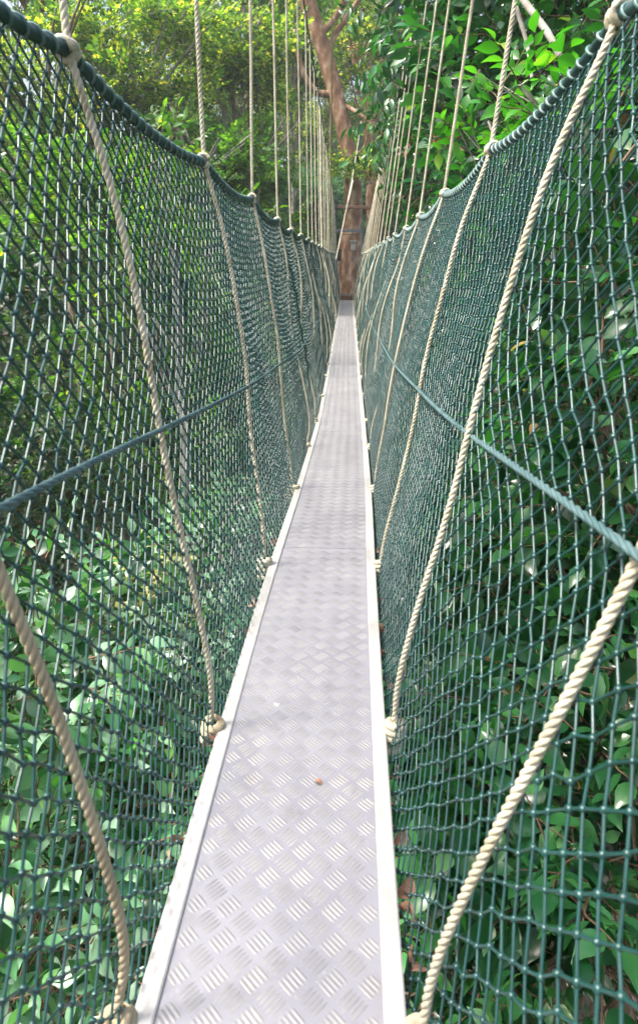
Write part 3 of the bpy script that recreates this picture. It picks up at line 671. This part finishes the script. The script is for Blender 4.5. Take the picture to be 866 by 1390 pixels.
bg('fine-leaved green tree in front of the sunlit ones at far left',120,250,13,2.3,1.2,640,'lf_mid',24,ts=.42,r0=.14)
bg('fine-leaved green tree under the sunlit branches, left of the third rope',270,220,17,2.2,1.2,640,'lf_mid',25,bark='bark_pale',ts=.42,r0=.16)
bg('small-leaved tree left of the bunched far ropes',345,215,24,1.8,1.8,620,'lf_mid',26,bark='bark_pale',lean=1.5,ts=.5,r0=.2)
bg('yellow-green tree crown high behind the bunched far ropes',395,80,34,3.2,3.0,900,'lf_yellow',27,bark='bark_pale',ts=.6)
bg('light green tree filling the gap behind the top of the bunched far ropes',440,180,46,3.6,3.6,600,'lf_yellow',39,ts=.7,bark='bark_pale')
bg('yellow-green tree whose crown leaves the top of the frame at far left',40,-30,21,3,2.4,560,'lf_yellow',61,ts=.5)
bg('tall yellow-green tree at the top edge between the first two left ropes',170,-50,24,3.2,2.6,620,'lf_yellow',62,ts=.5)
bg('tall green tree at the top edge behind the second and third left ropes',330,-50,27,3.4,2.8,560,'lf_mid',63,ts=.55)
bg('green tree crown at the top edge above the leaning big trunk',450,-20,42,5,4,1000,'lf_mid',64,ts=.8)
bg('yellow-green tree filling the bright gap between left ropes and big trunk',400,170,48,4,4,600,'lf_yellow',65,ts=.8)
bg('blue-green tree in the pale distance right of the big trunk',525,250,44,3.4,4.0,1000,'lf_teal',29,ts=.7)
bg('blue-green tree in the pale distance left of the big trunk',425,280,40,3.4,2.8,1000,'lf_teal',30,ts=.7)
bg('yellow-green tree crown above the big trunk',505,60,38,3.4,3.0,900,'lf_yellow',31,ts=.6)
bg('tall yellow-green tree at the far back left',250,150,36,5,4.0,700,'lf_yellow',32,ts=.8)
bg('tall green tree at the far back left edge',60,250,32,5.5,4,1300,'lf_mid',33,ts=.8)
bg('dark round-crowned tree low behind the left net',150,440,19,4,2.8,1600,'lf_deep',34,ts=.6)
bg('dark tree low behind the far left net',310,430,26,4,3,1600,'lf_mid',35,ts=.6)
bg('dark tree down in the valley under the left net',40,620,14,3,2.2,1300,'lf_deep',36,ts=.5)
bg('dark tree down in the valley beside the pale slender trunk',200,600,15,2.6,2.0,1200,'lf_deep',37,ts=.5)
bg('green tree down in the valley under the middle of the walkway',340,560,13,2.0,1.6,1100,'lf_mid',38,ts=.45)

# ------------------------------------------------------------------ the big tree at the end with its platform
TB=(.10,24.6)
zg=float(ground_z(*TB))
tpts=[np.array([TB[0]+.1,TB[1],zg-.3]),np.array([TB[0]+.05,TB[1],-6]),P(472,470,24.6),P(474,400,24.6),P(475,340,24.6),P(480,285,24.6),P(478,230,24.6),P(469,185,24.6),P(452,110,24.6),P(433,50,24.6),P(414,-10,24.6),P(395,-70,24.6)]
root=empty('big_tree',tuple(tpts[0])); tag(root,'big red-barked tree with a leaning trunk holding the far end of the walkway','tree')
b0=arr(tpts[0]); mb=MB(); Pt=resample(arr(tpts),n=70,smooth=2)
zz=Pt[:,2]; rad=np.interp(zz,[zg,-3,-.9,.6,2.0,4,7,12],[.85,.56,.47,.43,.31,.27,.26,.2])
tube(mb,Pt-b0,rad,20,wob=.045); to=mb.build('trunk',M['bark_red'],root)
bm_=MB(); rr_=np.random.default_rng(3)
for pts,r1,r2 in [((P(460,140,24.6),P(490,155,24.3),P(515,180,24),P(545,195,23.6)),.09,.04),((P(452,110,24.6),P(445,60,24.8),P(470,25,25),P(500,-20,25)),.14,.07),((P(458,125,24.6),P(430,130,24.5),P(408,95,24.4),P(400,40,24.3)),.13,.06),((P(475,210,24.5),P(495,205,24.3),P(500,170,24.2)),.05,.02),((P(433,50,24.6),P(460,20,24.6),P(480,-30,24.6)),.12,.08)]:
    tube(bm_,resample(pts,n=14)-b0,np.linspace(r1,r2,14),9,wob=.04)
bm_.build('branch',M['bark_red'],to)
lm=MB(); sm=MB()
for C,R_,n in [cl(470,232,23.9,[.5,.4,.25],36),cl(492,228,24.0,[.4,.4,.2],26),cl(515,0,26,[1.5,1.2,.9],80),cl(370,10,26,[1.4,1.2,.9],80),cl(530,110,25.5,[.6,.6,.5],30),cl(440,-60,25,[2.5,2,1.2],160),cl(440,215,24.2,[.35,.3,.2],12)]:
    scatter(lm,sm,'mid',C-b0,R_,n,.42,.3,.2,rr_)
cr=build2('crown',lm,sm,M['lf_yellow'],M['stem'],root)
# second pale trunk right behind
tree('forest_tree','pale-trunked tree just right of and behind the big tree','tree',gp(1.3,30),P(500,130,30),
  [cl(480,60,30,[1.8,1.5,1.4],120),cl(530,30,30,[1.8,1.5,1.2],120),cl(560,120,30,[1.4,1.5,1.2],90)],M['bark_red'],M['lf_yellow'],'mid',.6,r0=.42,r1=.25,seed=50,mid=[P(506,330,30),P(507,250,30)],group='trees in the distance')
# platform
pf=empty('tree_platform',(0,23.3,-.95)); tag(pf,'timber and steel landing around the big tree where the walkway ends','platform')
off=np.array([0,23.3,-.95])
def prel(p): return tuple(arr(p)-off)
def bpart(name,m,beams):
    q=MB()
    for a,b,w,h in beams: beam(q,prel(a),prel(b),w,h)
    return q.build(name,m,pf,smooth=False)
for x in np.arange(-1.2,1.6,.16):
    if abs(x-.12)<.5:
        bpart('floor_board',M['wood'],[((x,23.25,-.93),(x,23.95,-.93),.145,.035)])
    else: bpart('floor_board',M['wood'],[((x,23.25,-.93),(x,26.0,-.93),.145,.035)])
bpart('floor_joist',M['wood'],[((-1.3,23.4,-1.02),(1.6,23.4,-1.02),.1,.14)]); bpart('floor_joist',M['wood'],[((-1.3,25.8,-1.02),(1.6,25.8,-1.02),.1,.14)])
za=P(480,313,23.3)[2]; zb=P(480,281,23.3)[2]; zc=P(480,401,23.4)[2]
xL=P(452,313,23.3)[0]; xR=P(491,313,23.3)[0]
bpart('cross_bar',M['steel'],[((xL,23.3,za),(xR+.03,23.3,za),.05,.09)])
bpart('post',M['steel'],[((xR,23.3,-.9),(xR,23.3,za+.05),.07,.07)]); bpart('post',M['steel'],[((xL-.1,23.3,-.9),(xL-.1,23.3,za+.05),.07,.07)])
bpart('head_beam',M['wood'],[((P(458,281,23.2)[0],23.2,zb),(P(506,283,23.2)[0],23.2,zb-.03),.10,.10)])
bpart('threshold_bar',M['steel'],[((-.26,23.28,zc+.02),(.28,23.28,zc+.02),.04,.05)])
bpart('kick_board',M['wood'],[((-.3,23.34,zc-.10),(.3,23.34,zc-.10),.03,.16)])
for sx in (-1.2,1.5):
    bpart('post',M['wood'],[((sx,23.35,-.9),(sx,23.35,.35),.08,.08)]); bpart('post',M['wood'],[((sx,25.9,-.9),(sx,25.9,.35),.08,.08)])
    bpart('hand_rail',M['wood'],[((sx,23.35,.3),(sx,25.9,.3),.07,.05)])
# strap, box and plain dark block at the trunk
mb=MB(); a=np.linspace(0,2*PI,40); c=P(475,318,24.6); tube(mb,np.stack([c[0]+.45*np.cos(a),c[1]+.45*np.sin(a),c[2]+.03*np.cos(a*2)+a*0],1),.012,6,cap=False)
tag(mb.build('cable_sling',M['cable']),'steel cable sling looped round the big trunk above the pale box','sling')
bx=empty('trunk_box',tuple(P(479.5,334,24.05))); tag(bx,'small pale box strapped to the front of the big trunk','box')
mb=MB(); box(mb,-.085,.085,-.05,.05,-.15,.16,.015); bb=mb.build('case',M['box'],bx,smooth=False)
mb=MB(); box(mb,-.12,.12,-.065,.055,.12,.18,.01); mb.build('lid',M['box'],bx,smooth=False)
mb=MB(); box(mb,-.02,.02,-.02,.02,-.52,-.15,.008); mb.build('conduit',M['steel'],bx,smooth=False)
mb=MB(); box(mb,-.09,.09,-.05,.05,-.20,.20,.045); tube(mb,[(-.05,0,.17),(0,0,.30),(.05,0,.17)],.008,6); o=mb.build('dark_block',M['black']); o.location=P(459.5,346,23.2); tag(o,'small black rounded block at the left of the big trunk','block')  # plain dark block for a small dark spot beside the trunk

# ------------------------------------------------------------------ ground and mass vegetation
def terrain(name,m,x0,x1,y0,y1,st):
    xs=np.concatenate([np.arange(-45,45,st),[-400,-250,-150,-90,-60,60,90,150,250,400]]); xs.sort()
    ys=np.concatenate([np.arange(-20,80,st),[-300,-120,-50,110,160,250,400,600]]); ys.sort()
    X,Yg=np.meshgrid(xs,ys,indexing='ij'); Z=ground_z(np.clip(X,-90,60),np.clip(Yg,-50,130))
    V=np.stack([X,Yg,Z],-1).reshape(-1,3); nx,ny=X.shape
    i=np.arange(nx-1)[:,None]*ny; j=np.arange(ny-1)[None]
    Q=np.stack([i+j,i+ny+j,i+ny+j+1,i+j+1],-1).reshape(-1,4)
    mb=MB(); mb.add(V,Q); return mb.build(name,m)
tag(terrain('ground',M['soil'],0,0,0,0,1.0),kind='structure')
rng=np.random.default_rng(77)
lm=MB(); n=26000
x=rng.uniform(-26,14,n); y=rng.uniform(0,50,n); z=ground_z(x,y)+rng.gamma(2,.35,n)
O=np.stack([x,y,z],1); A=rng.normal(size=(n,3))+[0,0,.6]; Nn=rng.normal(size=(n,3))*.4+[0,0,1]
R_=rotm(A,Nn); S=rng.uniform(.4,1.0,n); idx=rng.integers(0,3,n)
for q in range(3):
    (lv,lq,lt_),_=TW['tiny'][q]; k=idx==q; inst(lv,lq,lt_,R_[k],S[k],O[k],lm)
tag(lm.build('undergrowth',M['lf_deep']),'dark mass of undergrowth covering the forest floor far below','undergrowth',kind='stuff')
lm=MB(); n=30000
th=rng.uniform(-1.0,.75,n); rd=rng.uniform(46,85,n); x=np.sin(th)*rd; y=np.cos(th)*rd
H=np.interp(rd,[46,85],[5,15])+3.0*np.sin(th*9)+2*np.sin(th*23+1)+np.where(th<-.35,6*(-th-.35),0)
z=ground_z(x,y)+rng.random(n)**.6*(H-ground_z(x,y))
O=np.stack([x,y,z],1); A=rng.normal(size=(n,3))+[0,-.5,.3]; Nn=rng.normal(size=(n,3))*.5+[0,-.2,1]
R_=rotm(A,Nn); S=rng.uniform(1.2,2.8,n); idx=rng.integers(0,3,n)
for q in range(3):
    (lv,lq,lt_),_=TW['tiny'][q]; k=idx==q; inst(lv,lq,lt_,R_[k],S[k],O[k],lm)
tag(lm.build('distant_forest',M['lf_mid']),'far-off mass of forest behind all the trees','forest',kind='stuff')

hz=MB(); box(hz,-130,130,-40,140,-40,45); hm=bpy.data.materials.new('haze'); nt=nodes(hm)
o_=N(nt,'ShaderNodeOutputMaterial'); pv=N(nt,'ShaderNodeVolumePrincipled'); pv.inputs['Density'].default_value=.0017; pv.inputs['Color'].default_value=(.93,.97,.95,1); pv.inputs['Anisotropy'].default_value=.3
nt.links.new(pv.outputs[0],o_.inputs['Volume'])
tag(hz.build('haze',hm,smooth=False),'thin pale forest haze',None,kind='stuff')
# ------------------------------------------------------------------ light
w=bpy.data.worlds.new('World'); scene.world=w; w.use_nodes=True; nt=w.node_tree; nt.nodes.clear()
out=nt.nodes.new('ShaderNodeOutputWorld'); bg_=nt.nodes.new('ShaderNodeBackground'); sk=nt.nodes.new('ShaderNodeTexSky')
SE=math.radians(60); SA=math.radians(-105)     # sun high, ahead and to the left
sk.sky_type='NISHITA'; sk.sun_disc=False; sk.sun_elevation=SE; sk.sun_rotation=SA; sk.air_density=1.0; sk.dust_density=7; sk.ozone_density=.8
bg_.inputs['Strength'].default_value=.15
nt.links.new(sk.outputs[0],bg_.inputs[0]); nt.links.new(bg_.outputs[0],out.inputs[0])
sl=bpy.data.lights.new('sun','SUN'); sl.energy=2.4; sl.angle=math.radians(11); sl.color=(1,.96,.90)
so=bpy.data.objects.new('sun',sl); COL.objects.link(so)
d=Vector((math.sin(SA)*math.cos(SE),math.cos(SA)*math.cos(SE),math.sin(SE)))
so.rotation_euler=d.to_track_quat('Z','Y').to_euler()
scene.view_settings.view_transform='Standard'; scene.view_settings.look='None'; scene.view_settings.exposure=1.4; scene.view_settings.gamma=1
scene.render.engine='CYCLES'; c=scene.cycles
c.max_bounces=7; c.diffuse_bounces=4; c.glossy_bounces=3; c.transmission_bounces=4; c.caustics_reflective=False; c.caustics_refractive=False
c.use_denoising=True; c.use_adaptive_sampling=True; c.adaptive_threshold=.015; c.sample_clamp_indirect=6
